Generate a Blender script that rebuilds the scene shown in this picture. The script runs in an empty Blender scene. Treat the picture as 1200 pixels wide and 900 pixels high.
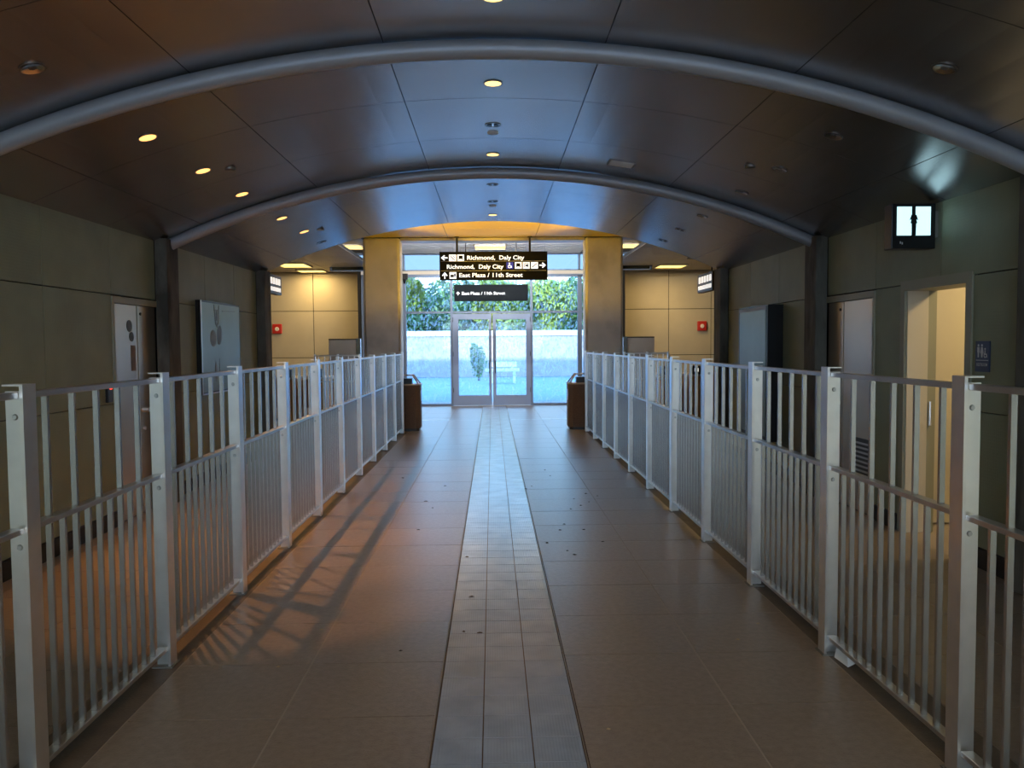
import bpy, math, random
from mathutils import Matrix, Vector
random.seed(7)
S = bpy.context.scene
COL = S.collection
# ------------------------------------------------------------------ camera
F = 940.0
cam_d = bpy.data.cameras.new('camera'); cam = bpy.data.objects.new('camera', cam_d); COL.objects.link(cam)
cam_d.sensor_width = 36; cam_d.lens = F/1200*36; cam_d.clip_end = 500
yaw = math.atan(22.65/F); pitch = math.atan(46.2/F)
cam.matrix_world = (Matrix.Translation((0, 0, 1.6)) @ Matrix.Rotation(-yaw, 4, 'Z')
                    @ Matrix.Rotation(math.pi/2 - pitch, 4, 'X') @ Matrix.Rotation(-0.0075, 4, 'Z'))
S.camera = cam
# ------------------------------------------------------------------ world, sun, exposure
S.view_settings.view_transform = 'Standard'; S.view_settings.look = 'None'
S.view_settings.exposure = 0.55; S.view_settings.gamma = 1; S.view_settings.use_curve_mapping = False
W = bpy.data.worlds.new('sky'); S.world = W; W.use_nodes = True
nt = W.node_tree; nt.nodes.clear()
wo = nt.nodes.new('ShaderNodeOutputWorld'); bg = nt.nodes.new('ShaderNodeBackground')
tc = nt.nodes.new('ShaderNodeTexCoord'); sp = nt.nodes.new('ShaderNodeSeparateXYZ'); cr = nt.nodes.new('ShaderNodeValToRGB')
cr.color_ramp.elements[0].position = 0.0; cr.color_ramp.elements[0].color = (0.50, 0.72, 0.92, 1)
cr.color_ramp.elements[1].position = 0.8; cr.color_ramp.elements[1].color = (0.20, 0.42, 0.86, 1)
nt.links.new(tc.outputs['Generated'], sp.inputs[0]); nt.links.new(sp.outputs['Z'], cr.inputs[0])
nt.links.new(cr.outputs[0], bg.inputs[0]); bg.inputs[1].default_value = 4.6
nt.links.new(bg.outputs[0], wo.inputs[0])
sun_d = bpy.data.lights.new('sun', 'SUN'); sun = bpy.data.objects.new('sun', sun_d); COL.objects.link(sun)
sun_d.energy = 5.5; sun_d.angle = 0.009; sun_d.color = (1.0, 0.86, 0.74)
sel, saz = math.radians(11.5), math.radians(50)     # low sun behind the building, shining along +Y
sdir = Vector((math.sin(saz)*math.cos(sel), math.cos(saz)*math.cos(sel), -math.sin(sel)))
sun.rotation_euler = sdir.to_track_quat('-Z', 'Y').to_euler(); sun.location = (-20, -40, 30)

# ------------------------------------------------------------------ materials
def mat(name, base, rough=.5, metal=0., var=.0, vscale=6., bump=0., bscale=60., emit=None, estr=0., spec=.5,
        rvar=0., stain=None, sscale=3., samt=0., stretch=(1, 1, 1), aniso=0.):
    m = bpy.data.materials.new(name); m.use_nodes = True
    t = m.node_tree; b = t.nodes['Principled BSDF']
    b.inputs['Base Color'].default_value = (*base, 1); b.inputs['Roughness'].default_value = rough
    b.inputs['Metallic'].default_value = metal; b.inputs['Specular IOR Level'].default_value = spec
    if aniso: b.inputs['Anisotropic'].default_value = aniso
    if emit:
        b.inputs['Emission Color'].default_value = (*emit, 1); b.inputs['Emission Strength'].default_value = estr
    co = None
    if var or bump or rvar or samt:
        g = t.nodes.new('ShaderNodeNewGeometry'); mp = t.nodes.new('ShaderNodeMapping'); mp.inputs['Scale'].default_value = stretch
        t.links.new(g.outputs['Position'], mp.inputs[0]); co = mp.outputs[0]
    if var or samt:
        n = t.nodes.new('ShaderNodeTexNoise'); n.inputs['Scale'].default_value = vscale; n.inputs['Detail'].default_value = 5
        t.links.new(co, n.inputs['Vector'])
        mr = t.nodes.new('ShaderNodeMapRange'); mr.inputs[1].default_value = .3; mr.inputs[2].default_value = .7
        mr.inputs[3].default_value = 1-var; mr.inputs[4].default_value = 1+var
        t.links.new(n.outputs[0], mr.inputs[0])
        mx = t.nodes.new('ShaderNodeVectorMath'); mx.operation = 'SCALE'; mx.inputs[0].default_value = base
        t.links.new(mr.outputs[0], mx.inputs['Scale']); out = mx.outputs[0]
        if samt:
            n2 = t.nodes.new('ShaderNodeTexNoise'); n2.inputs['Scale'].default_value = sscale; n2.inputs['Detail'].default_value = 8
            t.links.new(co, n2.inputs['Vector'])
            r2 = t.nodes.new('ShaderNodeMapRange'); r2.inputs[1].default_value = .5; r2.inputs[2].default_value = .68; r2.inputs[4].default_value = samt
            t.links.new(n2.outputs[0], r2.inputs[0])
            mm = t.nodes.new('ShaderNodeMix'); mm.data_type = 'RGBA'; mm.inputs[7].default_value = (*stain, 1)
            t.links.new(r2.outputs[0], mm.inputs[0]); t.links.new(out, mm.inputs[6]); out = mm.outputs[2]
        t.links.new(out, b.inputs['Base Color'])
    if rvar:
        n = t.nodes.new('ShaderNodeTexNoise'); n.inputs['Scale'].default_value = 2.5; n.inputs['Detail'].default_value = 4
        t.links.new(co, n.inputs['Vector'])
        mr = t.nodes.new('ShaderNodeMapRange'); mr.inputs[1].default_value = .3; mr.inputs[2].default_value = .7
        mr.inputs[3].default_value = rough-rvar; mr.inputs[4].default_value = rough+rvar
        t.links.new(n.outputs[0], mr.inputs[0]); t.links.new(mr.outputs[0], b.inputs['Roughness'])
    if bump:
        n = t.nodes.new('ShaderNodeTexNoise'); n.inputs['Scale'].default_value = bscale; n.inputs['Detail'].default_value = 3
        t.links.new(co, n.inputs['Vector'])
        bp = t.nodes.new('ShaderNodeBump'); bp.inputs['Strength'].default_value = bump; bp.inputs['Distance'].default_value = .01
        t.links.new(n.outputs[0], bp.inputs['Height']); t.links.new(bp.outputs[0], b.inputs['Normal'])
    return m

def glass_mat(name, tint, gloss=.08, frit=0., diffuse=(.6, .75, .9)):
    m = bpy.data.materials.new(name); m.use_nodes = True; t = m.node_tree; t.nodes.clear()
    o = t.nodes.new('ShaderNodeOutputMaterial'); tr = t.nodes.new('ShaderNodeBsdfTransparent'); tr.inputs[0].default_value = (*tint, 1)
    gl = t.nodes.new('ShaderNodeBsdfGlossy'); gl.inputs['Roughness'].default_value = .03
    fr = t.nodes.new('ShaderNodeFresnel'); fr.inputs[0].default_value = 1.45
    mx = t.nodes.new('ShaderNodeMixShader')
    t.links.new(fr.outputs[0], mx.inputs[0]); t.links.new(tr.outputs[0], mx.inputs[1]); t.links.new(gl.outputs[0], mx.inputs[2])
    out = mx.outputs[0]
    if frit:
        g = t.nodes.new('ShaderNodeNewGeometry'); mp = t.nodes.new('ShaderNodeMapping'); mp.inputs['Scale'].default_value = (1, 1, .55)
        v = t.nodes.new('ShaderNodeTexNoise'); v.inputs['Scale'].default_value = 22; v.inputs['Detail'].default_value = 3
        t.links.new(g.outputs['Position'], mp.inputs[0]); t.links.new(mp.outputs[0], v.inputs['Vector'])
        mr = t.nodes.new('ShaderNodeMapRange'); mr.inputs[1].default_value = .50; mr.inputs[2].default_value = .62; mr.inputs[4].default_value = frit
        t.links.new(v.outputs[0], mr.inputs[0])
        tl = t.nodes.new('ShaderNodeBsdfTranslucent'); tl.inputs[0].default_value = (*diffuse, 1)
        m2 = t.nodes.new('ShaderNodeMixShader'); t.links.new(mr.outputs[0], m2.inputs[0]); t.links.new(out, m2.inputs[1]); t.links.new(tl.outputs[0], m2.inputs[2])
        out = m2.outputs[0]
    t.links.new(out, o.inputs[0]); return m

def tactile_mat():
    m = mat('ribbed strip tile', (.30, .36, .46), .22, 0, .12, 5, 0, 60)
    t = m.node_tree; b = t.nodes['Principled BSDF']
    g = t.nodes.new('ShaderNodeNewGeometry'); s = t.nodes.new('ShaderNodeSeparateXYZ'); t.links.new(g.outputs['Position'], s.inputs[0])
    k = t.nodes.new('ShaderNodeMath'); k.operation = 'MULTIPLY'; k.inputs[1].default_value = 2*math.pi/.0125
    t.links.new(s.outputs['X'], k.inputs[0]); sn = t.nodes.new('ShaderNodeMath'); sn.operation = 'SINE'; t.links.new(k.outputs[0], sn.inputs[0])
    bp = t.nodes.new('ShaderNodeBump'); bp.inputs['Strength'].default_value = .2; bp.inputs['Distance'].default_value = .002
    t.links.new(sn.outputs[0], bp.inputs['Height']); t.links.new(bp.outputs[0], b.inputs['Normal'])
    return m

def perf_wall_mat(name, base):
    m = mat(name, base, .55, 0, .10, 3)
    t = m.node_tree; b = t.nodes['Principled BSDF']
    g = t.nodes.new('ShaderNodeNewGeometry'); v = t.nodes.new('ShaderNodeTexVoronoi'); v.inputs['Scale'].default_value = 45; v.inputs['Randomness'].default_value = .15
    t.links.new(g.outputs['Position'], v.inputs['Vector'])
    bp = t.nodes.new('ShaderNodeBump'); bp.inputs['Strength'].default_value = .5; bp.inputs['Distance'].default_value = .004
    t.links.new(v.outputs['Distance'], bp.inputs['Height']); t.links.new(bp.outputs[0], b.inputs['Normal'])
    return m

M = dict(
    tile=mat('granite floor tile', (.225, .18, .142), .30, 0, .14, 30, .14, 95, stain=(.10, .08, .065), sscale=60, samt=.35),
    border=mat('dark border stone', (.11, .085, .065), .5, 0, .2, 8, .2, 80),
    grout=mat('pale grout', (.36, .31, .26), .9),
    rust=mat('rusty joint', (.075, .045, .03), .9),
    strip=tactile_mat(),
    brass=mat('edging strip metal', (.30, .26, .20), .4, .8),
    ceil=mat('charcoal ceiling metal', (.40, .395, .40), .27, .9, .06, 1.5),
    seam=mat('ceiling joint', (.05, .05, .055), .7),
    pipe=mat('grey painted pipe', (.40, .41, .43), .42, .25, .04, 5),
    wall=perf_wall_mat('green grey wall panel', (.30, .345, .235)),
    dark=mat('dark joint backing', (.02, .02, .018), .8),
    base=mat('black baseboard', (.012, .012, .012), .5),
    conc=mat('weathered dark concrete', (.13, .125, .105), .85, 0, .3, 7, .5, 30, stain=(.035, .035, .03), sscale=5, samt=.8, stretch=(1, 1, .35)),
    pier=mat('smooth concrete pier', (.50, .47, .43), .38, .2, .14, 1.6, .05, 30, stain=(.20, .17, .15), sscale=2.2, samt=.4, stretch=(1, 1, .8)),
    alu=mat('brushed aluminium', (.86, .83, .80), .30, .93, .06, 9),
    alud=mat('aluminium rail', (.56, .55, .54), .32, .95, .06, 9),
    alup=mat('aluminium picket', (.56, .55, .55), .26, .95, .06, 9),
    plate=mat('dull base plate', (.20, .19, .17), .6, .6, .1, 9),
    steel=mat('stainless door steel', (.52, .44, .36), .30, .95, .08, 1.2),
    frame=mat('olive painted frame', (.36, .37, .28), .5, 0, .05, 3),
    tan=mat('tan wall panel', (.52, .47, .36), .55, 0, .05, 2),
    hallc=mat('hall ceiling panel', (.33, .30, .27), .5, .2, .05, 3),
    ochre=mat('ochre ceiling panel', (.78, .58, .10), .5, 0, .03, 3),  # ochre base carries the warm lamplight on the hall ceiling
    white=mat('white soffit louvre', (.92, .90, .86), .5, .0, .04, 3),
    fac=mat('blue grey window frame', (.20, .27, .42), .4, .3),
    doorf=mat('grey door frame', (.30, .40, .66), .4, .2),
    glass=glass_mat('tinted glass', (.80, .93, 1.0), frit=.28),
    clear=glass_mat('clear glass', (.88, .95, 1.0)),
    skyglass=glass_mat('upper glass', (.38, .43, .48)),
    black=mat('black metal', (.006, .006, .008), .35),
    signb=mat('sign black', (.004, .004, .006), .6, spec=.15),
    signw=mat('sign lettering white', (.85, .87, .92), .5, emit=(.85, .9, 1), estr=.75),  # slight glow added so the lettering reads near white
    signl=mat('sign rule grey', (.35, .36, .4), .5),
    signblue=mat('sign blue', (.02, .03, .42), .4, emit=(.03, .05, .6), estr=.25),
    rsign=mat('restroom sign blue', (.022, .05, .14), .4),
    rwhite=mat('restroom sign white', (.7, .72, .75), .5),
    slate=mat('small sign slate', (.008, .012, .018), .7, spec=.1),
    lit=mat('lit lamp', (1, .8, .4), .5, emit=(1, .62, .18), estr=1.9),
    lito=mat('lit orange lamp', (1, .6, .3), .5, emit=(1, .47, .13), estr=1.7),
    unlit=mat('unlit reflector', (.75, .73, .72), .18, 1),
    trimr=mat('downlight ring', (.25, .23, .22), .3, .9),
    trof=mat('lit troffer', (1, .85, .5), .5, emit=(1, .66, .16), estr=1.7),
    backlit=mat('backlit cyan pane', (.7, .95, 1), .5, emit=(.50, .82, .90), estr=1.0),
    bsign=mat('backlit white pane', (.9, .9, .9), .5, emit=(1, .93, .85), estr=.6),
    poster=mat('silver poster', (.27, .31, .25), .34, .4, .08, 2),
    ink=mat('poster ink', (.13, .13, .115), .5),
    ink2=mat('poster petal', (.22, .225, .20), .5),
    can=mat('brown pebble bin', (.15, .095, .065), .7, 0, .3, 60, .5, 90),
    canl=mat('tan bin edge', (.55, .45, .34), .5),
    red=mat('red plastic', (.55, .03, .02), .4),
    yellow=mat('cream partition paint', (.72, .64, .40), .45, 0, .03, 2),
    cream=mat('cream door paint', (.66, .62, .50), .4, 0, .03, 2),
    orange=mat('orange gate cabinet', (.50, .27, .08), .45, 0, .08, 3),
    gray=mat('grey partition', (.30, .28, .27), .5, .3, .05, 3),
    paving=mat('plaza paving', (.20, .29, .35), .8, 0, .12, 1.2, .2, 6, stain=(.14, .24, .27), sscale=2.0, samt=.5),
    stucco=mat('plaza wall stucco', (.46, .39, .37), .9, 0, .16, 3, .3, 10, stain=(.35, .30, .32), sscale=6, samt=.6),
    coping=mat('white coping', (.9, .88, .86), .7),
    leaf1=mat('yellow green leaf', (.30, .36, .07), .6, 0, .35, .9),
    leaf2=mat('blue green leaf', (.13, .24, .09), .6, 0, .35, .9),
    trunk=mat('bark', (.12, .09, .06), .9),
    paper=mat('white paper', (.85, .85, .83), .7),
    debris=mat('dark leaf scrap', (.045, .03, .02), .8),
    debrisl=mat('pale leaf scrap', (.40, .30, .18), .8),
    roof=mat('roof deck', (.12, .12, .12), .9),
)

# ------------------------------------------------------------------ builders
WL = {}
def wl(o): return WL.get(o.name, Vector((0, 0, 0))) if o else Vector((0, 0, 0))
class MB:
    def __init__(s): s.v = []; s.f = []
    def box(s, x0, x1, y0, y1, z0, z1):
        b = len(s.v)
        s.v += [(x0, y0, z0), (x1, y0, z0), (x1, y1, z0), (x0, y1, z0), (x0, y0, z1), (x1, y0, z1), (x1, y1, z1), (x0, y1, z1)]
        s.f += [tuple(b+i for i in q) for q in ((0, 3, 2, 1), (4, 5, 6, 7), (0, 1, 5, 4), (1, 2, 6, 5), (2, 3, 7, 6), (3, 0, 4, 7))]
        return s
    def prism(s, poly, fn, a, b_):
        """poly: 2-D points; fn(p, q, t) -> 3-D point; extruded between t=a and t=b_"""
        n = len(poly); b = len(s.v)
        s.v += [tuple(fn(p, q, a)) for p, q in poly] + [tuple(fn(p, q, b_)) for p, q in poly]
        s.f += [tuple(b+i for i in range(n)), tuple(b+n+i for i in reversed(range(n)))]
        s.f += [(b+i, b+n+i, b+n+(i+1) % n, b+(i+1) % n) for i in range(n)]
        return s
    def cyl(s, c, r0, r1, z0, z1, n=16, ax='Z'):
        b = len(s.v)
        for r, z in ((r0, z0), (r1, z1)):
            for i in range(n):
                a = 2*math.pi*i/n; p, q = r*math.cos(a), r*math.sin(a)
                s.v.append({'Z': (c[0]+p, c[1]+q, c[2]+z), 'X': (c[0]+z, c[1]+p, c[2]+q), 'Y': (c[0]+p, c[1]+z, c[2]+q)}[ax])
        s.f += [tuple(b+i for i in reversed(range(n))), tuple(b+n+i for i in range(n))]
        s.f += [(b+i, b+(i+1) % n, b+n+(i+1) % n, b+n+i) for i in range(n)]
        return s
    def ring(s, c, ri, ro, z0, z1, n=24):
        b = len(s.v)
        for r, z in ((ri, z0), (ro, z0), (ro, z1), (ri, z1)):
            s.v += [(c[0]+r*math.cos(2*math.pi*i/n), c[1]+r*math.sin(2*math.pi*i/n), c[2]+z) for i in range(n)]
        for k in range(4):
            for i in range(n):
                s.f.append((b+k*n+i, b+k*n+(i+1) % n, b+((k+1) % 4)*n+(i+1) % n, b+((k+1) % 4)*n+i))
        return s
    def tube(s, path, r, n=16):
        b = len(s.v)
        for i, p in enumerate(path):
            d = (Vector(path[min(i+1, len(path)-1)])-Vector(path[max(i-1, 0)])).normalized()
            u = d.cross(Vector((0, 1, 0)));
            if u.length < .1: u = d.cross(Vector((1, 0, 0)))
            u.normalize(); w = d.cross(u)
            for k in range(n):
                a = 2*math.pi*k/n; s.v.append(tuple(Vector(p)+r*(math.cos(a)*u+math.sin(a)*w)))
        for i in range(len(path)-1):
            for k in range(n):
                s.f.append((b+i*n+k, b+i*n+(k+1) % n, b+(i+1)*n+(k+1) % n, b+(i+1)*n+k))
        e = b+(len(path)-1)*n
        s.f += [tuple(b+k for k in reversed(range(n))), tuple(e+k for k in range(n))]
        return s
    def mesh(s, name, m, org=(0, 0, 0), smooth=False):
        me = bpy.data.meshes.new(name)
        me.from_pydata([(v[0]-org[0], v[1]-org[1], v[2]-org[2]) for v in s.v], [], s.f); me.update()
        me.materials.append(m)
        import bmesh
        bm = bmesh.new(); bm.from_mesh(me); bmesh.ops.recalc_face_normals(bm, faces=bm.faces); bm.to_mesh(me); bm.free()
        if smooth:
            for p in me.polygons: p.use_smooth = len(p.vertices) == 4
        return me
    def build(s, name, m, parent=None, bevel=0, smooth=False):
        xs = [[v[i] for v in s.v] for i in range(3)]
        org = Vector(((min(xs[0])+max(xs[0]))/2, (min(xs[1])+max(xs[1]))/2, min(xs[2])))
        o = bpy.data.objects.new(name, s.mesh(name, m, org, smooth)); COL.objects.link(o)
        WL[o.name] = org; o.location = org - wl(parent); o.parent = parent
        if bevel:
            md = o.modifiers.new('bevel', 'BEVEL'); md.width = bevel; md.segments = 2; md.limit_method = 'ANGLE'
        return o
def inst(me, name, loc, parent, rot=None):
    o = bpy.data.objects.new(name, me); COL.objects.link(o); loc = Vector(loc)
    WL[o.name] = loc; o.location = loc - wl(parent); o.parent = parent
    if rot: o.rotation_euler = rot
    return o
def thing(name, label, cat, loc, group=None):
    o = bpy.data.objects.new(name, None); COL.objects.link(o); o.empty_display_size = .1
    o.location = loc; WL[o.name] = Vector(loc); return tag(o, label, cat, group)
def tag(o, label, cat, group=None):
    o['label'] = label; o['category'] = cat
    if group: o['group'] = group
    return o
def struct(o): o['kind'] = 'structure'; return o
def stuff(o): o['kind'] = 'stuff'; return o
def bx(name, m, parent, *a, bevel=0): return MB().box(*a).build(name, m, parent, bevel)

def text_mb(txt, w, h, bold=.012):
    cu = bpy.data.curves.new('lettering', 'FONT'); cu.body = txt; cu.size = 1; cu.offset = bold; cu.resolution_u = 3
    ob = bpy.data.objects.new('lettering_tmp', cu); COL.objects.link(ob)
    dg = bpy.context.evaluated_depsgraph_get(); me = bpy.data.meshes.new_from_object(ob.evaluated_get(dg))
    vs = [v.co.copy() for v in me.vertices]; fs = [tuple(p.vertices) for p in me.polygons]
    x0 = min(v.x for v in vs); x1 = max(v.x for v in vs)
    bpy.data.objects.remove(ob); bpy.data.curves.remove(cu); bpy.data.meshes.remove(me)
    k = w/(x1-x0); kz = h/.73
    return [((v.x-x0)*k, v.y*kz) for v in vs], fs

# ------------------------------------------------------------------ dimensions
XL, XR, XC = -3.37, 3.43, .03
SPR, CRN = 2.66, 3.42
RISE = CRN-SPR; HW = 3.4; RAD = (HW*HW+RISE*RISE)/(2*RISE)
RY = -6.0
def vz(x): return CRN - (RAD-math.sqrt(RAD*RAD-(x-XC)**2))
HZ = 3.66          # flat hall ceiling
YF, YB = 21.1, 22.6

# ------------------------------------------------------------------ floor
floor = struct(bx('floor', M['grout'], None, -9, 9, RY, 22.6, -.12, -.003))
cols = {'L': [(-1.578, -.928), (-.922, -.262)], 'R': [(.358, 1.037), (1.043, 1.700)]}
for side, cc in cols.items():
    s0 = 3.40 if side == 'L' else 3.46
    for (a, b) in cc:
        me = MB().box(a+.0015, b-.0015, 0, .590, -.02, 0).mesh('tile', M['tile'])
        k = -4
        while s0+.594*k < 20.7:
            y = s0+.594*k
            if not (16.6 < y+.3 < 17.3): inst(me, 'tile', (0, y+.002, random.uniform(-.0004, .0004)), floor)
            k += 1
sx = [-.252, -.052, .148, .348]
rest = MB()
for i in range(3):
    me = MB().box(sx[i]+.0025, sx[i+1]-.0025, 0, .193, -.02, 0).mesh('strip_tile', M['strip'])
    for k in range(-10, 88):
        y = 3.393+.198*k
        if k < 60: inst(me, 'strip_tile', (0, y+.0025, 0), floor)
        else: rest.box(sx[i]+.0025, sx[i+1]-.0025, y+.0025, y+.1955, -.02, 0)
stuff(rest.build('distant_strip_tiles', M['strip'], floor))
bx('strip_joint', M['rust'], floor, -.256, .352, .8, 20.9, -.019, -.0022)
for x in (-.262, .349):
    bx('edging_strip', M['brass'], floor, x+.001, x+.005, .8, 20.9, -.02, .0006)
    bx('edging_joint', M['rust'], floor, x+.006, x+.012, .8, 20.9, -.02, -.001)
# cross band of small pale tiles before the doors
mt = mat('pale band tile', (.50, .52, .50), .35)
cb = MB()
for x0, x1 in ((-1.578, -.27), (.37, 1.7)):
    n = 6; w = (x1-x0)/n
    me = MB().box(.004, w-.004, 0, .19, -.02, 0).mesh('band_tile', mt)
    for i in range(n): inst(me, 'band_tile', (x0+i*w, 17.05, 0), floor)
fill = MB()
for x0, x1 in ((-1.578, -.928), (-.922, -.262), (.358, 1.037), (1.043, 1.7)):
    fill.box(x0, x1, 16.47, 17.04, -.02, 0); fill.box(x0, x1, 17.25, 17.34, -.02, 0)
stuff(fill.build('infill_tiles', M['tile'], floor))
# border stones under the fences and the tiles beyond them
side = MB(); far = MB()
for sgn in (-1, 1):
    e = -1.578 if sgn < 0 else 1.700
    xs = [e+sgn*.006, e+sgn*.27]
    bd = MB().box(min(xs), max(xs), -1, 14.7, -.02, -.001); bd.build('border_strip', M['border'], floor)
    x = e+sgn*.276
    lim = XL if sgn < 0 else XR
    while abs(x) < 3.3:
        x2 = x+sgn*.687
        if abs(x2) > 3.3: x2 = lim-sgn*.03
        k = 0
        while 1+.594*k < 11.8:
            side.box(min(x, x2-sgn*.005), max(x, x2-sgn*.005), 1+.594*k, 1+.594*k+.589, -.02, 0); k += 1
        x = x2
    k = 0
    while 14.8+.7*k < 20.9:
        for j in range(10):
            a = e+sgn*(.006+.7*j); b = a+sgn*.694
            far.box(min(a, b), max(a, b), 14.8+.7*k, 14.8+.7*k+.694, -.02, 0)
        k += 1
stuff(side.build('side_aisle_tiles', M['tile'], floor)); stuff(far.build('hall_floor_tiles', M['tile'], floor))
for sgn in (-1, 1):
    m_ = MB()
    for k in range(4):
        for j in range(9):
            a = (-1.85 if sgn < 0 else 1.98)+sgn*.7*j; b = a+sgn*.694
            m_.box(min(a, b), max(a, b), 12.0+.69*k, 12.0+.69*k+.684, -.02, 0)
    stuff(m_.build('hall_side_tiles', M['tile'], floor))

# ------------------------------------------------------------------ vaulted ceiling
cseg = 28
def arcpts(n=cseg, a=-HW, b=HW): return [(XC+a+(b-a)*i/n) for i in range(n+1)]
sh = MB(); xs = arcpts()
poly = [(x, vz(x)+.03) for x in xs] + [(XC+HW+.3, vz(XC+HW)+.03), (XC+HW+.3, 4.15), (XC-HW-.3, 4.15), (XC-HW-.3, vz(XC-HW)+.03)]
sh.prism(poly, lambda p, q, t: (p, t, q), RY, 11.92)
ceiling = struct(sh.build('ceiling', M['seam']))
sxs = [-HW, -2.97, -1.80, -.66, .66, 1.80, 2.97, HW]
ys = [1.42+1.15*k for k in range(9)]+[11.78]
def panel(x0, x1, y0, y1, name='ceiling_panel', g=.003):
    n = 6; m_ = MB(); px = [XC+x0+g+(x1-x0-2*g)*i/n for i in range(n+1)]
    pl = [(x, vz(x)) for x in px]+[(x, vz(x)+.025) for x in reversed(px)]
    m_.prism(pl, lambda p, q, t: (p, t, q), y0+g, y1-g)
    return m_
for j in range(len(ys)):
    y0 = ys[j]; y1 = ys[j+1] if j+1 < len(ys) else 11.93
    if y1-y0 < .2: continue
    for i in range(7): panel(sxs[i], sxs[i+1], y0, y1 if j < 8 else 11.93).build('ceiling_panel', M['ceil'], ceiling)
stuff(panel(-HW, HW, RY, 1.42).build('rear_ceiling_panel', M['ceil'], ceiling))

n = 0
for yy in (-2.03, 1.42, 4.87, 8.32):
    n += 1
    pth = [(x, yy, vz(x)-.062) for x in arcpts(48, -HW+.02, HW-.02)]
    struct(MB().tube(pth, .058, 20).build(f'trim_{n}', M['pipe'], None, smooth=True))

# ------------------------------------------------------------------ walls
def wall_panels(parent, X, sgn, ysp, zsp, m, skip=lambda a, b, c, d: False, g=.004, dep=.03):
    for i in range(len(ysp)-1):
        for j in range(len(zsp)-1):
            y0, y1, z0, z1 = ysp[i], ysp[i+1], zsp[j], zsp[j+1]
            if skip(y0, y1, z0, z1): continue
            bx('wall_panel', m, parent, min(X, X+sgn*dep), max(X, X+sgn*dep), y0+g, y1-g, z0+g, z1-g, bevel=.002)
ZS = [.14, 1.10, 2.07, 2.70]
wallL = struct(bx('wall_left', M['dark'], None, XL-.25, XL-.03, RY, 11.92, -.02, 2.75))
# right wall with the restroom opening
DR0, DR1, DRT = 5.735, 6.59, 2.02
wr = MB()
wr.box(XR+.03, XR+.25, RY, DR0-.075, -.02, 2.75).box(XR+.03, XR+.25, DR1+.07, 11.92, -.02, 2.75).box(XR+.03, XR+.25, DR0-.075, DR1+.07, 2.10, 2.75)
wallR = struct(wr.build('wall_right', M['dark']))
near = [1.42-.9, 1.42+.0, 2.5, 3.6, 4.68]
dl0, dl1 = 7.21, 8.15
for w, X, sg in ((wallL, XL, -1), (wallR, XR, 1)):
    wall_panels(w, X, sg, near, ZS, M['wall'])
wall_panels(wallL, XL, -1, [5.0, 6.13, 7.21, 8.15], ZS, M['wall'], lambda a, b, c, d: a > 7 and d < 2.2)
wall_panels(wallR, XR, 1, [5.0, 5.66], ZS[:3], M['wall'])
wall_panels(wallR, XR, 1, [5.0, 6.08, 7.12, 8.15], ZS[2:], M['wall'])
bx('wall_panel', M['wall'], wallR, XR, XR+.03, 6.665, 7.115, .14, 2.066, bevel=.002)
for w, X, sg in ((wallL, XL, -1), (wallR, XR, 1)):
    wall_panels(w, X, sg, [8.45, 9.55, 10.62, 11.6], ZS, M['wall'])
    bx('rear_wall_cladding', M['wall'], w, min(X, X+sg*.03), max(X, X+sg*.03), RY, .5, .14, 2.70)
for nm, X, sg, segs in (('baseboard_left', XL, 1, [(RY, 7.2), (8.45, 11.6)]), ('baseboard_right', XR, -1, [(RY, 5.65), (6.67, 7.1), (8.45, 11.6)])):
    m_ = MB()
    for a, b in segs: m_.box(min(X+sg*.012, X-sg*.03), max(X+sg*.012, X-sg*.03), a, b, 0, .135)
    struct(m_.build(nm, M['base']))
bx('lower_reveal', M['dark'], wallR, XR-.0, XR+.03, 6.66, 7.12, 0, .01)

# pilasters
for (y0, y1, w1, w2) in ((1.25, 1.55, 'nearest', 'beside the viewer'), (4.7, 5.0, 'second', 'under the thick near arch pipe'), (8.15, 8.45, 'third', 'next to the stainless double doors'), (11.6, 11.92, 'farthest', 'at the end of the vaulted passage')):
    for X, sg, s in ((XL, 1, 'left'), (XR, -1, 'right')):
        xi = X+sg*.125
        m_ = MB().box(min(X, xi), max(X, xi), y0, y1, 0, 2.69)
        tag(m_.build('pilaster', M['conc'], None, bevel=.012), f'{w1} weathered concrete pilaster on the {s} wall, {w2}', 'pilaster', f'concrete pilasters on the {s} wall')

# rear end of the passage: open entrance behind the viewer
er = MB()
er.box(-3.7, -3.0, -6.2, -6, 0, 4.1).box(3.06, 3.76, -6.2, -6, 0, 4.1).box(-3.0, 3.06, -6.2, -6, 2.95, 4.1)
struct(er.build('wall_back', M['wall']))
rb = bx('shade_wing', mat('white shade wing render', (.86, .84, .82), .8, 0, .04, .5), None, -60, -9.4, 4, 22.9, 0, 6.3)  # unseen wing added to keep the plaza in shadow
tag(rb, 'added unseen block outside to the left of the passage, shading the plaza', 'shade block')

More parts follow.
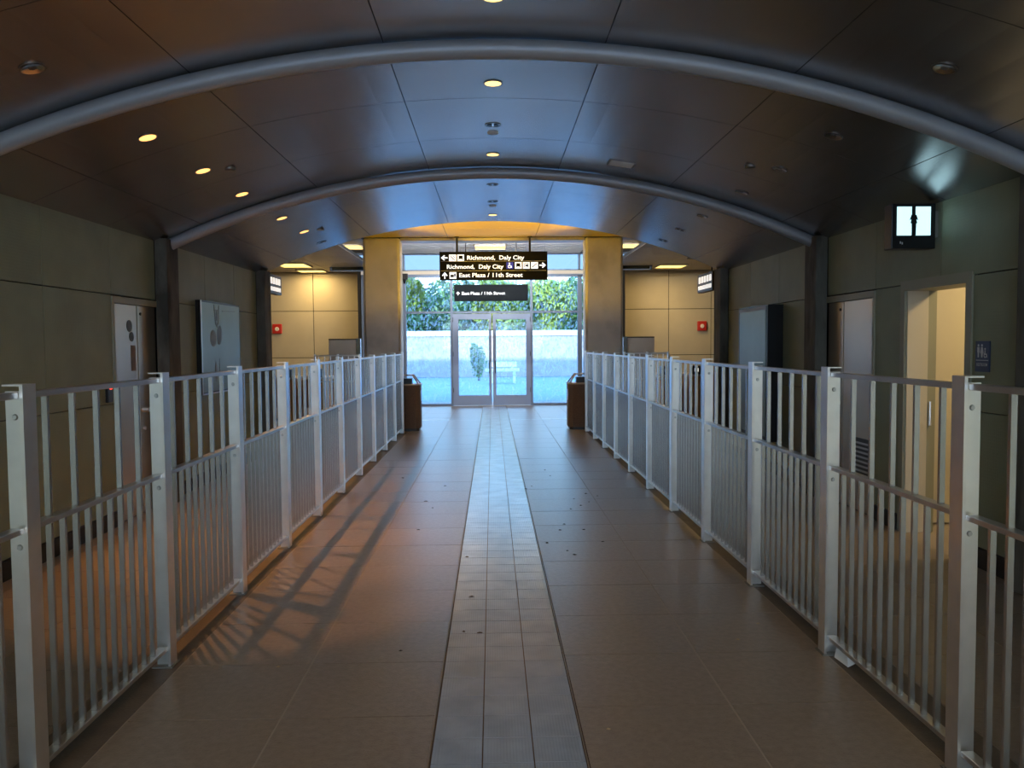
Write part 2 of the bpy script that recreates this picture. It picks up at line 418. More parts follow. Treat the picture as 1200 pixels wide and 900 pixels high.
# ------------------------------------------------------------------ wide hall beyond the passage
hc = MB(); OX0, OX1, OY0 = -3.12, 3.16, 15.95
hc.box(-9, 9, 11.93, 15.9, HZ, HZ+.06).box(-9, OX0, 15.9, 22.6, HZ, HZ+.06).box(OX1, 9, 15.9, 22.6, HZ, HZ+.06)
hallc = struct(hc.build('ceiling_hall', M['seam']))
def flatpanels(x0, x1, y0, y1, nx, ny, z, m, par, nm):
    for i in range(nx):
        for j in range(ny):
            a = x0+(x1-x0)*i/nx; b = x0+(x1-x0)*(i+1)/nx; c = y0+(y1-y0)*j/ny; d = y0+(y1-y0)*(j+1)/ny
            bx(nm, m, par, a+.005, b-.005, c+.005, d-.005, z-.012, z)
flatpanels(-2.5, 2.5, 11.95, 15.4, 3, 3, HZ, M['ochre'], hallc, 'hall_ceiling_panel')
for a, b in ((-6.7, -2.5), (2.5, 6.7)): flatpanels(a, b, 11.95, 15.9, 3, 3, HZ, M['hallc'], hallc, 'hall_ceiling_panel')
flatpanels(-7.0, OX0, 15.9, 22.55, 3, 5, HZ, M['hallc'], hallc, 'hall_ceiling_panel')
flatpanels(OX1, 7.0, 15.9, 22.55, 3, 5, HZ, M['hallc'], hallc, 'hall_ceiling_panel')
hb = MB()
hb.box(-4.2, 4.2, 15.85, 21.3, 4.0, 4.15).box(-4.3, -4.2, 15.8, 21.3, HZ+.06, 4.15).box(4.2, 4.3, 15.8, 21.3, HZ+.06, 4.15).box(-4.2, 4.2, 15.8, 15.9, HZ, 4.0)
high = struct(hb.build('ceiling_bay', M['hallc']))
sl = MB().box(-2.3, 2.3, 16.1, 21.0, 3.985, 3.998)
sl.build('soffit_backing', M['white'], high)
for k in range(14):
    bx('louvre_slat', M['white'], high, -2.28, 2.28, 16.2+.34*k, 16.2+.34*k+.25, 3.955, 3.983)
# walls of the hall
wb = MB().box(-9, -3.4, YB, YB+.2, 0, HZ).box(3.4, 9, YB, YB+.2, 0, HZ).box(-3.5, -3.4, YF, YB, 0, HZ).box(3.4, 3.5, YF, YB, 0, HZ)
wallF = struct(wb.build('wall_far', M['dark']))
zs = [.12, 1.275, 2.57, HZ-.01]
for sg in (-1, 1):
    e = [3.52, 3.73, 4.98, 6.18, 7.4, 8.9]
    for i in range(5):
        for j in range(3):
            a, b = sg*e[i], sg*e[i+1]
            bx('wall_panel', M['tan'], wallF, min(a, b)+.008, max(a, b)-.008, YB-.03, YB, zs[j]+.008, zs[j+1]-.008, bevel=.003)
    s = 'left' if sg < 0 else 'right'
    X = 9*sg; struct(bx(f'wall_hall_{s}', M['tan'], None, min(X, X+sg*.2), max(X, X+sg*.2), 11.9, 22.8, 0, HZ+.1))
    a, b = (XL-.25, -9) if sg < 0 else (XR+.25, 9)
    struct(bx(f'wall_return_{s}', M['tan'], None, min(a, b), max(a, b), 11.75, 11.92, 0, HZ+.1))
struct(bx('baseboard_far', M['base'], None, -9, -3.5, YB-.045, YB-.03, 0, .12))
struct(bx('roof', M['roof'], None, -9.3, 9.3, -6.4, 22.9, 4.16, 4.6))

# portal piers and lintel
for sg, X0, X1 in ((-1, -2.45, -1.745), (1, 1.79, 2.52)):
    s = 'left' if sg < 0 else 'right'
    tag(bx('pier', M['pier'], None, X0, X1, 15.4, 15.85, 0, HZ-.013, bevel=.05), f'broad smooth concrete pier on the {s} side of the glass doors', 'pier', 'portal piers before the glass doors')
tag(bx('lintel', M['pier'], None, -1.745, 1.79, 15.45, 15.8, HZ-.07, HZ-.013, bevel=.01), 'shallow ochre lit beam spanning between the two piers', 'beam')

# facade glazing
def fx(p): return (p-577)*YF/F
fr = MB()
V = [(-3.4, -3.3), (fx(472), fx(477)), (fx(528.3), fx(531)), (fx(621.6), fx(624.3)), (fx(677), fx(682)), (3.3, 3.4)]
for a, b in V: fr.box(a, b, YF-.05, YF+.07, 0, 3.4)
fr.box(-3.4, 3.4, YF-.05, YF+.07, 3.37, 3.44)
fr.box(-3.4, fx(528.3), YF-.045, YF+.065, 2.425, 2.48).box(fx(528.3), fx(624.3), YF-.045, YF+.065, 2.425, 2.48).box(fx(624.3), 3.4, YF-.045, YF+.065, 2.425, 2.48)
fr.box(-3.4, fx(528.3), YF-.045, YF+.065, 0, .06).box(fx(624.3), 3.4, YF-.045, YF+.065, 0, .06)
win = struct(fr.build('window_1', M['fac']))
hd = bx('header_beam', M['white'], win, -3.4, 3.4, YF-.05, YF+.07, 3.44, 3.53)
cl = MB()
for x in (-4.2, -2.32, -1.06, 1.02, 2.27, 4.15): cl.box(x, x+.05, YF-.04, YF+.06, 3.53, 4.0)
cl.box(-4.2, 4.2, YF-.04, YF+.06, 3.95, 4.0).box(-4.2, 4.2, YF-.04, YF+.06, 3.53, 3.56)
cl.build('clerestory_frame', M['fac'], win)
for a, b in ((-4.15, -2.32), (-2.27, -1.06), (-1.01, 1.02), (1.07, 2.27), (2.32, 4.15)):
    bx('clerestory_pane', M['skyglass'], win, a, b, YF, YF+.01, 3.56, 3.95)
for i in range(5):
    a, b = V[i][1], V[i+1][0]
    bx('pane', M['glass'], win, a, b, YF, YF+.01, 2.48, 3.37)
    if i != 2: bx('pane', M['glass'], win, a, b, YF, YF+.01, .06, 2.425)
# door pair
dn = 0
for (x0, x1, g0, g1, hs) in ((531, 576, 537.5, 573, 1), (577.6, 621.6, 581.3, 616.5, -1)):
    dn += 1
    a, b, c, d = fx(x0), fx(x1), fx(g0), fx(g1)
    m_ = MB().box(a, c, YF-.03, YF+.03, .01, 2.41).box(d, b, YF-.03, YF+.03, .01, 2.41).box(c, d, YF-.03, YF+.03, 2.265, 2.41).box(c, d, YF-.03, YF+.03, .01, .275)
    dd = struct(m_.build(f'door_{dn}', M['doorf'])); bx('door_pane', M['glass'], dd, c, d, YF-.004, YF+.004, .275, 2.265)
    hx = b-.06 if hs > 0 else a+.06
    h = MB().tube([(hx, YF-.03, .86), (hx, YF-.075, .88), (hx, YF-.075, 1.16), (hx, YF-.03, 1.18)], .011, 8).build('door_handle', M['black'], dd)
    for z in (.35, 1.3, 2.2):
        hx2 = a if hs > 0 else b
        MB().cyl((hx2, YF-.035, z), .012, .012, 0, .12, 8).build('hinge', M['black'], dd)

# ------------------------------------------------------------------ fences
def fence(side, X, y0, pitch):
    sg = 1 if side == 'left' else -1            # direction from the fence to the walkway
    t = thing('railing_fence', f'long brushed aluminium picket fence along the {side} edge of the tiled walkway', 'fence', (X, 7, 0), 'picket fences beside the walkway')
    def b(name, m, par, xa, xb, *r, bevel=0):      # xa, xb measured away from the walkway face
        p, q = X-sg*xa, X-sg*xb; return bx(name, m, par, min(p, q), max(p, q), *r, bevel=bevel)
    pk = {}
    def pmesh(key, z0, z1):
        if key not in pk: pk[key] = MB().box(-.0105, .0105, -.008, .008, z0, z1).mesh('picket', M['alup'])
        return pk[key]
    scr = MB().cyl((0, 0, 0), .011, .008, 0, -.006, 12, 'Y').mesh('screw', M['alud'])
    xm = X-sg*.035
    for k in range(-2, 11):
        y = y0+pitch*k
        p = MB()
        def pb(xa, xb, *r):
            u, v = X-sg*xa, X-sg*xb; p.box(min(u, v), max(u, v), *r)
        pb(0, .012, y, y+.08, 0, 1.475); pb(.012, .078, y+.030, y+.042, 0, 1.45); pb(.012, .072, y+.002, y+.08, 1.469, 1.475)
        po = p.build('post', M['alu'], t)
        for z in (1.36, .90): inst(scr, 'screw', (X-sg*.046, y+.030, z), po)
        q = MB(); u, v = X+sg*.012, X-sg*.09; q.box(min(u, v), max(u, v), y-.012, y+.09, .0005, .006); q.build('base_plate', M['plate'], po)
        if k == 10: break
        a, c = y+.08, y+pitch
        pn = b('panel', M['alud'], t, .014, .056, a, c, 1.425, 1.448, bevel=.003); pn.name = 'top_rail'
        b('middle_rail', M['alud'], t, .012, .058, y+.042, c, .955, .975, bevel=.002)
        b('bottom_rail', M['alud'], t, .012, .058, y+.042, c, .085, .105, bevel=.002)
        for i in range(10):
            yy = y+.20+i*(pitch-.32)/9
            inst(pmesh('lo', .105, .955), 'picket', (xm, yy, 0), t)
            if i % 2 == 0: inst(pmesh('hi', .975, 1.425), 'upper_picket', (xm, yy, 0), t)
    return t
fence('left', -1.62, 2.80, 1.175)
fence('right', 1.685, 2.82, 1.173)

# ------------------------------------------------------------------ downlights
def downlight(x, y, state, label, lampmat=None, r=.066):
    z = vz(x); a = math.asin((x-XC)/RAD)
    t = thing('downlight', label, 'ceiling light', (x, y, z), 'recessed ceiling downlights')
    t.rotation_euler = (0, a, 0)
    def add(mb, name, m):
        o = bpy.data.objects.new(name, mb.mesh(name, m, smooth=False)); COL.objects.link(o); o.parent = t; return o
    add(MB().ring((0, 0, 0), r*.86, r, -.006, .004), 'trim_ring', M['trimr'])
    if state == 'double':
        add(MB().cyl((0, 0, 0), r*.86, r*.86, -.003, -.001, 24), 'plate', M['unlit'])
        for s in (-1, 1): add(MB().cyl((s*r*.42, 0, 0), r*.33, r*.30, -.009, -.003, 16), 'lamp', M['black'])
    elif state == 'lit':
        add(MB().cyl((0, 0, 0), r*.86, r*.86, -.006, -.002, 24), 'lamp', lampmat)
    else:
        m_ = MB(); n_ = 24        # shallow reflector dish
        for rr, zz in ((r*.86, -.008), (r*.3, -.001)):
            m_.v += [(rr*math.cos(2*math.pi*i/n_), rr*math.sin(2*math.pi*i/n_), zz) for i in range(n_)]
        m_.f += [(i, (i+1) % n_, n_+(i+1) % n_, n_+i) for i in range(n_)]
        me = bpy.data.meshes.new('reflector'); me.from_pydata(m_.v, [], m_.f); me.materials.append(M['unlit'])
        for p in me.polygons: p.use_smooth = True
        o = bpy.data.objects.new('reflector', me); COL.objects.link(o); o.parent = t
        add(MB().cyl((0, 0, 0), r*.3, r*.3, -.004, -.001, 16), 'lamp', M['trimr'] if lampmat is None else lampmat)
    return t
def spot(loc, power, col, size=120, rad=.05, blend=.5, rot=(0, 0, 0)):
    d = bpy.data.lights.new('lamp_light', 'SPOT'); d.energy = power; d.color = col; d.spot_size = math.radians(size); d.spot_blend = blend; d.shadow_soft_size = rad
    o = bpy.data.objects.new('lamp_light', d); COL.objects.link(o); o.location = loc; o.rotation_euler = rot; return o
ordn = ['nearest', 'second nearest', 'third nearest', 'fourth', 'fifth', 'sixth', 'farthest']
DY = [4.29, 5.68, 6.74, 7.77, 9.22, 10.3, 11.35]
cst = ['lit', 'lit', 'double', 'lit', 'double', 'double', 'lit']
WARM = (1, .70, .38); ORG = (1, .45, .14)
for i, y in enumerate(DY):
    st = cst[i]
    downlight(XC-.01, y, st, f'{ordn[i]} ' + ('glowing amber' if st == 'lit' else 'dark twin lamp') + ' downlight in the row along the vault crown', M['lit'])
    if st == 'lit': spot((XC-.01, y, 3.38), 12, WARM, 90)
    lo = i in (1, 2, 3, 4, 5)
    downlight(-2.37, y, 'lit' if lo else 'unlit', f'{ordn[i]} ' + ('orange lit' if lo else 'unlit') + ' downlight in the row above the left fence', M['lito'] if lo else None)
    if lo: spot((-2.37, y, vz(-2.37)-.05), 120 if i in (1, 2, 3) else 80, ORG, 60, .02, .3, (0, math.radians(-11), 0))
    downlight(2.42, y, 'unlit' if i < 5 else 'double', f'{ordn[i]} unlit downlight in the row above the right fence')
for y, w in ((2.6, 'just ahead of the viewer'), (.4, 'straight over the viewer'), (-2.2, 'behind the viewer')):
    downlight(XC-.01, y, 'lit', f'glowing amber downlight on the crown {w}', M['lit']); spot((XC-.01, y, 3.38), 13, WARM, 110)
for x, y, w in ((XC-.01, 6.98, 'along the crown behind the twin lamp'), (XC-.01, 10.6, 'on the crown near the far end of the vault'), (-2.2, 6.9, 'beside the left row of orange downlights'), (-2.2, 10.45, 'far along the left row of downlights'), (2.22, 6.9, 'beside the right row of unlit downlights')):
    t = MB().cyl((x, y, vz(x)-.012), .045, .05, 0, .02, 20)
    tag(t.build('smoke_sensor', M['white'] if abs(x) < 1 else M['trimr']), f'small round ceiling sensor {w}', 'sensor')
# vent on the vault
vx, vy = 1.25, 7.75; t = thing('ceiling_vent', 'pale slotted air vent set in the right side of the vault', 'vent', (vx, vy, vz(vx)))
t.rotation_euler = (0, math.asin((vx-XC)/RAD), 0)
def ladd(mb, name, m, p):
    o = bpy.data.objects.new(name, mb.mesh(name, m)); COL.objects.link(o); o.parent = p; return o
ladd(MB().box(-.13, .13, -.11, .11, -.008, .002), 'frame', M['gray'], t)
for k in range(7): ladd(MB().box(-.11, .11, -.095+.028*k, -.08+.028*k, -.014, -.006), 'slat', M['white'], t)

# ------------------------------------------------------------------ stainless doors on both walls
def steel_doors(side):
    X, sg = (XL, 1) if side == 'left' else (XR, -1)
    y0 = 7.21 if side == 'left' else 7.12
    dname = 'door_3' if side == 'left' else 'door_4'
    def mbx(xa, xb, *r): p, q = X+sg*xa, X+sg*xb; return MB().box(min(p, q), max(p, q), *r)
    m_ = mbx(-.03, .012, y0, y0+.035, 0, 2.06); 
    p, q = X-sg*.03, X+sg*.012; m_.box(min(p, q), max(p, q), y0+.035, 8.15, 2.0, 2.06)
    f = struct(m_.build(dname, M['frame']))
    ym = 7.75 if side == 'left' else 7.80
    l1 = mbx(-.03, -.018, y0+.04, ym-.006, .01, 1.995).build('door_leaf', M['steel'], f)
    l2 = mbx(-.03, -.010, ym+.006, 8.145, .01, 1.995).build('door_leaf', M['steel'], f)
    mbx(-.03, -.026, ym-.006, ym+.006, .01, 1.995).build('leaf_gap', M['black'], f)
    if side == 'left':
        MB().cyl((X-sg*.018, y0+.38, 1.80), .055, .055, 0, sg*.004, 24, 'X').build('round_sticker', M['ink'], l1)
        MB().cyl((X-sg*.018, y0+.42, 1.70), .045, .045, 0, sg*.0045, 24, 'X').build('round_sticker', M['ink'], l1)
        mbx(-.018, -.014, y0+.40, y0+.49, 1.38, 1.62).build('notice', mat('brown notice', (.28, .19, .14), .6), l1)
    for z, nm in ((1.0, 'door_knob'), (.82, 'lock_cylinder')):
        MB().cyl((X-sg*.010, ym+.07, z), .028 if z > .9 else .02, .022 if z > .9 else .018, 0, sg*(.06 if z > .9 else .02), 16, 'X').build(nm, M['alu'], l2)
    MB().cyl((X-sg*.010, ym+.06, 1.92), .014, .014, 0, sg*.01, 12, 'X').build('peephole', M['black'], l2)
    if side == 'right':
        g = mbx(-.018, -.008, y0+.10, y0+.46, .32, .70).build('louvre_grille', M['black'], l1)
        for k in range(8): mbx(-.008, -.002, y0+.12, y0+.44, .345+.043*k, .362+.043*k).build('louvre_blade', M['alud'], g)
steel_doors('left'); steel_doors('right')
t = thing('card_reader', 'small black card reader with a red light beside the left stainless doors', 'card reader', (XL, 7.09, 1.12))
bx('housing', M['black'], t, XL, XL+.03, 7.05, 7.13, 1.12, 1.26, bevel=.004)
bx('indicator', mat('red led', (.9, .05, .03), .4, emit=(1, .05, .03), estr=2), t, XL+.03, XL+.033, 7.07, 7.11, 1.235, 1.248)

# ------------------------------------------------------------------ restroom opening on the right
fm = MB()
fm.box(XR-.012, XR+.26, DR0-.075, DR0, 0, 2.10).box(XR-.012, XR+.26, DR1, DR1+.07, 0, 2.10).box(XR-.012, XR+.26, DR0, DR1, DRT, 2.10)
d5 = struct(fm.build('door_5', M['frame']))
# room behind
rr = MB().box(XR+.25, 7.5, 8.6, 8.7, 0, 2.7).box(7.5, 7.6, 3.4, 8.7, 0, 2.7).box(XR+.25, 7.5, 3.4, 3.5, 0, 2.7)
struct(rr.build('wall_restroom', M['yellow']))
struct(bx('ceiling_restroom', M['white'], None, XR+.25, 7.6, 3.4, 8.7, 2.7, 2.78))
struct(bx('wall_partition', mat('partition darkened as shaded slit', (.10, .10, .10), .5, 0, .04, 2), None, XR+.262, 3.83, 7.0, 7.1, 0, 2.695))  # dark base stands in for the shaded slit beside the door leaf
bx('jamb_lining', M['cream'], d5, XR+.01, 3.615, DR1-.012, DR1-.0005, 0, DRT-.001)
MB().cyl((3.64, DR1-.012, .9), .012, .012, 0, .2, 8).build('strike', M['alu'], d5)
dl = bx('open_door_leaf', M['cream'], None, 3.80, 4.70, 6.86, 6.905, .015, 2.10, bevel=.003)
tag(dl, 'cream restroom door standing open beyond the lit doorway on the right', 'door')
g = bx('louvre_grille', M['black'], dl, 3.99, 4.32, 6.850, 6.862, .28, .62)
for k in range(9): bx('louvre_blade', M['brass'], g, 4.00, 4.31, 6.842, 6.851, .295+.035*k, .314+.035*k)
for z in (.25, 1.05, 1.85): MB().cyl((3.79, 6.85, z), .012, .012, 0, .11, 8).build('hinge', M['alu'], dl)
lp = bpy.data.lights.new('lamp_light', 'AREA'); lp.energy = 22; lp.color = (1, .72, .36); lp.size = .5
lo = bpy.data.objects.new('lamp_light', lp); COL.objects.link(lo); lo.location = (4.6, 5.9, 2.64)
rl = thing('restroom_light', 'warm square ceiling light inside the restroom', 'ceiling light', (4.6, 5.9, 2.66))
bx('frame', M['white'], rl, 4.33, 4.87, 5.63, 6.17, 2.66, 2.70); bx('diffuser', M['trof'], rl, 4.36, 4.84, 5.66, 6.14, 2.652, 2.66)
# blue restroom sign
t = thing('restroom_sign', 'small dark blue restroom sign with white figures on the right wall', 'sign', (XR, 5.52, 1.39))
bx('plate', M['rsign'], t, XR-.008, XR, 5.446, 5.607, 1.385, 1.60)
def wallpoly(polys, name, m, par, x=XR-.010, y0=5.607, s=1):
    mb = MB()
    for pl in polys: mb.prism(pl, lambda p, q, tt: (tt, y0-p, q), x, x+.002)
    return mb.build(name, m, par)
def circ(cx, cz, r, n=10): return [(cx+r*math.cos(2*math.pi*i/n), cz+r*math.sin(2*math.pi*i/n)) for i in range(n)]
man = [circ(.036, 1.570, .009), [(.024, 1.558), (.048, 1.558), (.048, 1.520), (.043, 1.520), (.043, 1.485), (.037, 1.485), (.036, 1.515), (.035, 1.485), (.029, 1.485), (.029, 1.520), (.024, 1.520)]]
wom = [circ(.076, 1.570, .009), [(.068, 1.558), (.084, 1.558), (.094, 1.515), (.086, 1.515), (.083, 1.485), (.069, 1.485), (.066, 1.515), (.058, 1.515)]]
whl = [circ(.112, 1.545, .007), [(.108, 1.536), (.116, 1.536), (.116, 1.512), (.132, 1.512), (.138, 1.486), (.131, 1.486), (.126, 1.504), (.108, 1.504)], [(.100, 1.515), (.106, 1.515), (.104, 1.500), (.112, 1.490), (.124, 1.494), (.122, 1.485), (.110, 1.482), (.099, 1.493)]]
wallpoly(man+wom+whl, 'figures', M['rwhite'], t)
wallpoly([[(.012, 1.468), (.149, 1.468), (.149, 1.463), (.012, 1.463)]], 'rule', M['rwhite'], t)
vs, fs = text_mb('RESTROOM', .12, .022)
mb = MB(); mb.v = [(XR-.0095, 5.607-.02-p, 1.425+q) for p, q in vs]; mb.f = fs; mb.build('lettering', M['rwhite'], t)
# lightbox sign
t = thing('restroom_lightbox', 'black box sign with two glowing pale blue panes high on the right wall', 'sign', (3.22, 6.16, 2.31))
bx('case', M['black'], t, 3.054, 3.394, 6.10, 6.22, 2.31, 2.653, bevel=.006)
bx('bracket', M['alud'], t, 3.394, 3.43, 6.13, 6.19, 2.40, 2.60)
bx('pane', M['backlit'], t, 3.094, 3.205, 6.094, 6.10, 2.41, 2.627); bx('pane', M['backlit'], t, 3.238, 3.352, 6.094, 6.10, 2.41, 2.627)
mb = MB()
for pl in ([(3.188, 2.522), (3.202, 2.565), (3.216, 2.565), (3.216, 2.50), (3.196, 2.50), (3.202, 2.532)],
           [(3.256, 2.522), (3.241, 2.565), (3.227, 2.565), (3.227, 2.50), (3.248, 2.50), (3.241, 2.532)],
           [(3.204, 2.50), (3.240, 2.50), (3.238, 2.41), (3.206, 2.41)]):
    mb.prism(pl, lambda p, q, tt: (p, tt, q), 6.0925, 6.094)
mb.build('figure', M['black'], t)
mb = MB()
for k, dz in ((0, 0), (1, -.006)): mb.box(3.118+.014*k, 3.127+.014*k, 6.097, 6.0985, 2.348+dz, 2.365+dz)
mb.build('small_mark', M['rwhite'], t)

# ------------------------------------------------------------------ poster cases
t = thing('poster_case', 'black framed silver poster with dark petal drawing on the left wall', 'poster', (XL, 9.93, 1.05))
bx('case', M['black'], t, XL, -3.315, 9.23, 10.64, 1.045, 2.135)
bx('poster', M['poster'], t, -3.315, -3.311, 9.25, 10.61, 1.075, 2.115)
bx('chrome_edge', M['alu'], t, -3.315, -3.306, 9.23, 9.245, 1.045, 2.135)
bx('chrome_edge', M['alu'], t, -3.315, -3.306, 9.23, 10.64, 1.045, 1.06)
def ell(cy, cz, ry, rz, n=14, tilt=0):
    o = []
    for i in range(n):
        a = 2*math.pi*i/n; p, q = ry*math.cos(a), rz*math.sin(a)
        o.append((cy+p*math.cos(tilt)-q*math.sin(tilt), cz+p*math.sin(tilt)+q*math.cos(tilt)))
    return o
def pic(polys, m, name):
    mb = MB()
    for pl in polys: mb.prism(pl, lambda p, q, tt: (tt, p, q), -3.311, -3.3085)
    return mb.build(name, m, t)
pic([ell(9.62, 1.70, .10, .10, tilt=.3), ell(9.84, 1.74, .09, .12, tilt=-.3)], M['ink2'], 'petal_print')
pic([[(9.66, 2.10), (9.68, 2.10), (9.72, 1.90), (9.76, 1.87), (9.80, 1.90), (9.83, 2.10), (9.85, 2.10), (9.82, 1.88), (9.76, 1.83), (9.70, 1.88)], ell(9.755, 1.97, .025, .06), ell(9.69, 1.30, .03, .12), ell(9.82, 1.33, .01, .13), [(9.66, 2.03), (9.85, 2.03), (9.85, 2.045), (9.66, 2.045)], [(9.95, 2.03), (10.45, 2.045), (10.45, 2.055), (9.95, 2.04)]], M['ink2'], 'stem_print')
t2 = thing('display_case', 'deep black display case with plain grey glass face on the right wall', 'display case', (XR, 9.95, .42))
bx('case', M['black'], t2, 3.245, XR, 9.40, 10.5, .42, 2.05)
bx('face', M['poster'], t2, 3.238, 3.245, 9.46, 10.44, .48, 1.99); bx('top_trim', M['gray'], t2, 3.236, 3.245, 9.44, 10.46, 1.99, 2.03)

# ------------------------------------------------------------------ overhead signs
def sign_tools(t, y):
    def P(polys, m, name):
        mb = MB()
        for pl in polys: mb.prism(pl, lambda p, q, tt: (p, tt, q), y-.003, y)
        return mb.build(name, m, t)
    def T(txt, x, z, w, h, m, bold=.012):
        vs, fs = text_mb(txt, w, h, bold); mb = MB(); mb.v = [(x+p, y-.003, z+q) for p, q in vs]; mb.f = fs
        return mb.build('lettering', m, t)
    return P, T
YS = 15.3; KS = YS/F/8.571
def cx(p): return (510+p/8.571-577)*YS/F
def cz(q, p=600): return 1.6+(404-(280+q/8.571)-.0075*(510+p/8.571-577))*YS/F
t = thing('hanging_sign', 'large black hanging direction sign with three rows of white lettering', 'sign', (cx(595), YS, cz(415)))
bx('board', M['signb'], t, cx(55), cx(1132), YS, YS+.12, cz(415), cz(135), bevel=.004)
P, T = sign_tools(t, YS)
def R(a, b, c, d): return [(cx(a), cz(d)), (cx(b), cz(d)), (cx(b), cz(c)), (cx(a), cz(c))]
P([R(70, 1118, 228, 232), R(70, 1118, 322, 327)], M['signl'], 'divider')
def Q(*pts): return [(cx(a), cz(b)) for a, b in pts]
def arrow(cxp, cyp, d, s=1):
    sh = [[(-33, 0), (-2, -28), (8, -20), (-18, 0)], [(-33, 0), (-18, 0), (8, 20), (-2, 28)], [(-22, -6), (33, -6), (33, 6), (-22, 6)]]
    f = {'L': lambda a, b: (a, b), 'R': lambda a, b: (-a, b), 'U': lambda a, b: (b, a)}[d]
    return [Q(*[(cxp+s*f(a, b)[0], cyp+s*f(a, b)[1]) for a, b in pl]) for pl in sh]
P(arrow(103, 195, 'L')+arrow(1083, 272, 'R')+arrow(106, 370, 'U'), M['signw'], 'arrow')
P([R(150, 220, 163, 228), R(232, 300, 163, 228), R(806, 874, 241, 306), R(886, 954, 241, 306), R(968, 1037, 241, 306), R(153, 222, 337, 402)], M['signw'], 'pictogram_tile')
P([R(722, 790, 241, 306)], M['signblue'], 'pictogram_tile')
def P2(polys, m, name):
    mb = MB()
    for pl in polys: mb.prism(pl, lambda p, q, tt: (p, tt, q), YS-.006, YS-.003)
    return mb.build(name, m, t)
train = lambda x, y: [R(x+14, x+54, y+10, y+44), Q((x+14, y+44), (x+22, y+44), (x+12, y+56), (x+6, y+56)), Q((x+46, y+44), (x+54, y+44), (x+62, y+56), (x+54, y+56))]
for pl in (train(232, 163), train(806, 241), [Q((160, 172), (166, 170), (210, 216), (204, 220)), Q((162, 188), (166, 186), (196, 218), (190, 220)), Q((184, 172), (190, 170), (212, 196), (208, 200))],
           [R(900, 940, 252, 258), R(900, 906, 258, 296), R(912, 936, 266, 284), R(934, 940, 258, 296)], [Q((980, 296), (974, 290), (1024, 250), (1030, 256))],
           [R(162, 196, 362, 384), R(200, 214, 350, 380), R(166, 176, 384, 390), R(184, 192, 384, 390)]): P2(pl, M['signb'], 'pictogram')
whs = [Q(*[(752+7*math.cos(a*.7), 252+6*math.sin(a*.7)) for a in range(9)]), Q((748, 258), (756, 258), (758, 274), (770, 274), (778, 294), (770, 296), (764, 281), (748, 281))]
rn = []
for k in range(7):
    a0, a1 = 1.9-.2+k*.62-1.9, 1.9-.2+(k+1)*.62-1.9
    rn.append(Q(*[(754+r*math.cos(a), 283+r*.92*math.sin(a)) for r, a in ((19, a0), (19, a1), (14, a1), (14, a0))]))
P2(whs+rn, M['signw'], 'wheelchair_pictogram')
def TT(txt, x0, x1, base, cap): T(txt, cx(x0), cz(base), cx(x1)-cx(x0), (cap/8.571)*YS/F, M['signw'], .018)
TT('Richmond,  Daly City', 330, 900, 214, 42); TT('Richmond,  Daly City', 128, 693, 303, 42); TT('East Plaza / 11th Street', 250, 884, 387, 42)
for p in (228, 958):
    MB().cyl((cx(p), YS+.06, 0), .02, .02, cz(135), HZ-.012, 12).build('hanging_rod', M['black'], t)
    MB().cyl((cx(p), YS+.06, 0), .045, .045, HZ-.03, HZ-.012, 16).build('rod_flange', M['black'], t)
for a, b in ((62, 190), (262, 918), (985, 1112)):
    MB().tube([(cx(a), YS+.06, cz(133)), (cx(a), YS+.06, cz(92)), (cx(b), YS+.06, cz(92)), (cx(b), YS+.06, cz(133))], .003, 6).build('conduit', M['gray'], t)
# second sign
Y2 = 18.2
def c2(p): return (510+p/8.571-577)*Y2/F
def z2(q): return 1.6+(404-(280+q/8.571))*Y2/F
t = thing('hanging_sign', 'small slate hanging sign behind and below the large black one', 'sign', (c2(567), Y2, z2(625)))
bx('board', M['slate'], t, c2(198), c2(935), Y2, Y2+.10, z2(625), z2(462), bevel=.004)
P, T = sign_tools(t, Y2)
sh = [[(235, 530), (217, 548), (223, 554), (235, 542)], [(235, 530), (253, 548), (247, 554), (235, 542)], [(231, 536), (239, 536), (239, 568), (231, 568)]]
P([[(c2(a), z2(b)) for a, b in pl] for pl in sh], M['signw'], 'arrow')
T('East Plaza / 11th Street', c2(274), z2(562), c2(706)-c2(274), 30/8.571*Y2/F, M['signw'], .02)
for p in (315, 820): MB().cyl((c2(p), Y2+.05, 0), .010, .010, z2(462), 3.955, 8).build('hanging_rod', M['black'], t)
# side glowing signs
for sg, s in ((-1, 'left'), (1, 'right')):
    X = 3.9*sg; y0, y1 = (13.9, 14.85) if sg < 0 else (14.0, 15.0)
    t = thing('exit_lightbox', f'small brown box sign with glowing white lettering hanging over the {s} fare gates', 'sign', (X, 14.4, 2.53))
    bx('case', mat('bronze sign case', (.10, .06, .03), .5), t, X-.05, X+.05, y0, y1, 2.53, 2.86)
    xx = X-.052*sg
    for k, (za, zb) in enumerate(((2.70, 2.81), (2.58, 2.65))):
        mb = MB(); w_ = (y1-y0-.1)/ (5 if k == 0 else 9)
        for i in range(5 if k == 0 else 9):
            mb.box(min(xx, xx-.004*sg), max(xx, xx-.004*sg), y0+.05+i*w_, y0+.05+i*w_+w_*.72, za, zb)
        mb.build('glowing_lettering', M['bsign'], t)
    MB().cyl((X, 14.2, 0), .015, .015, 2.86, HZ-.012, 8).build('hanging_rod', M['black'], t)

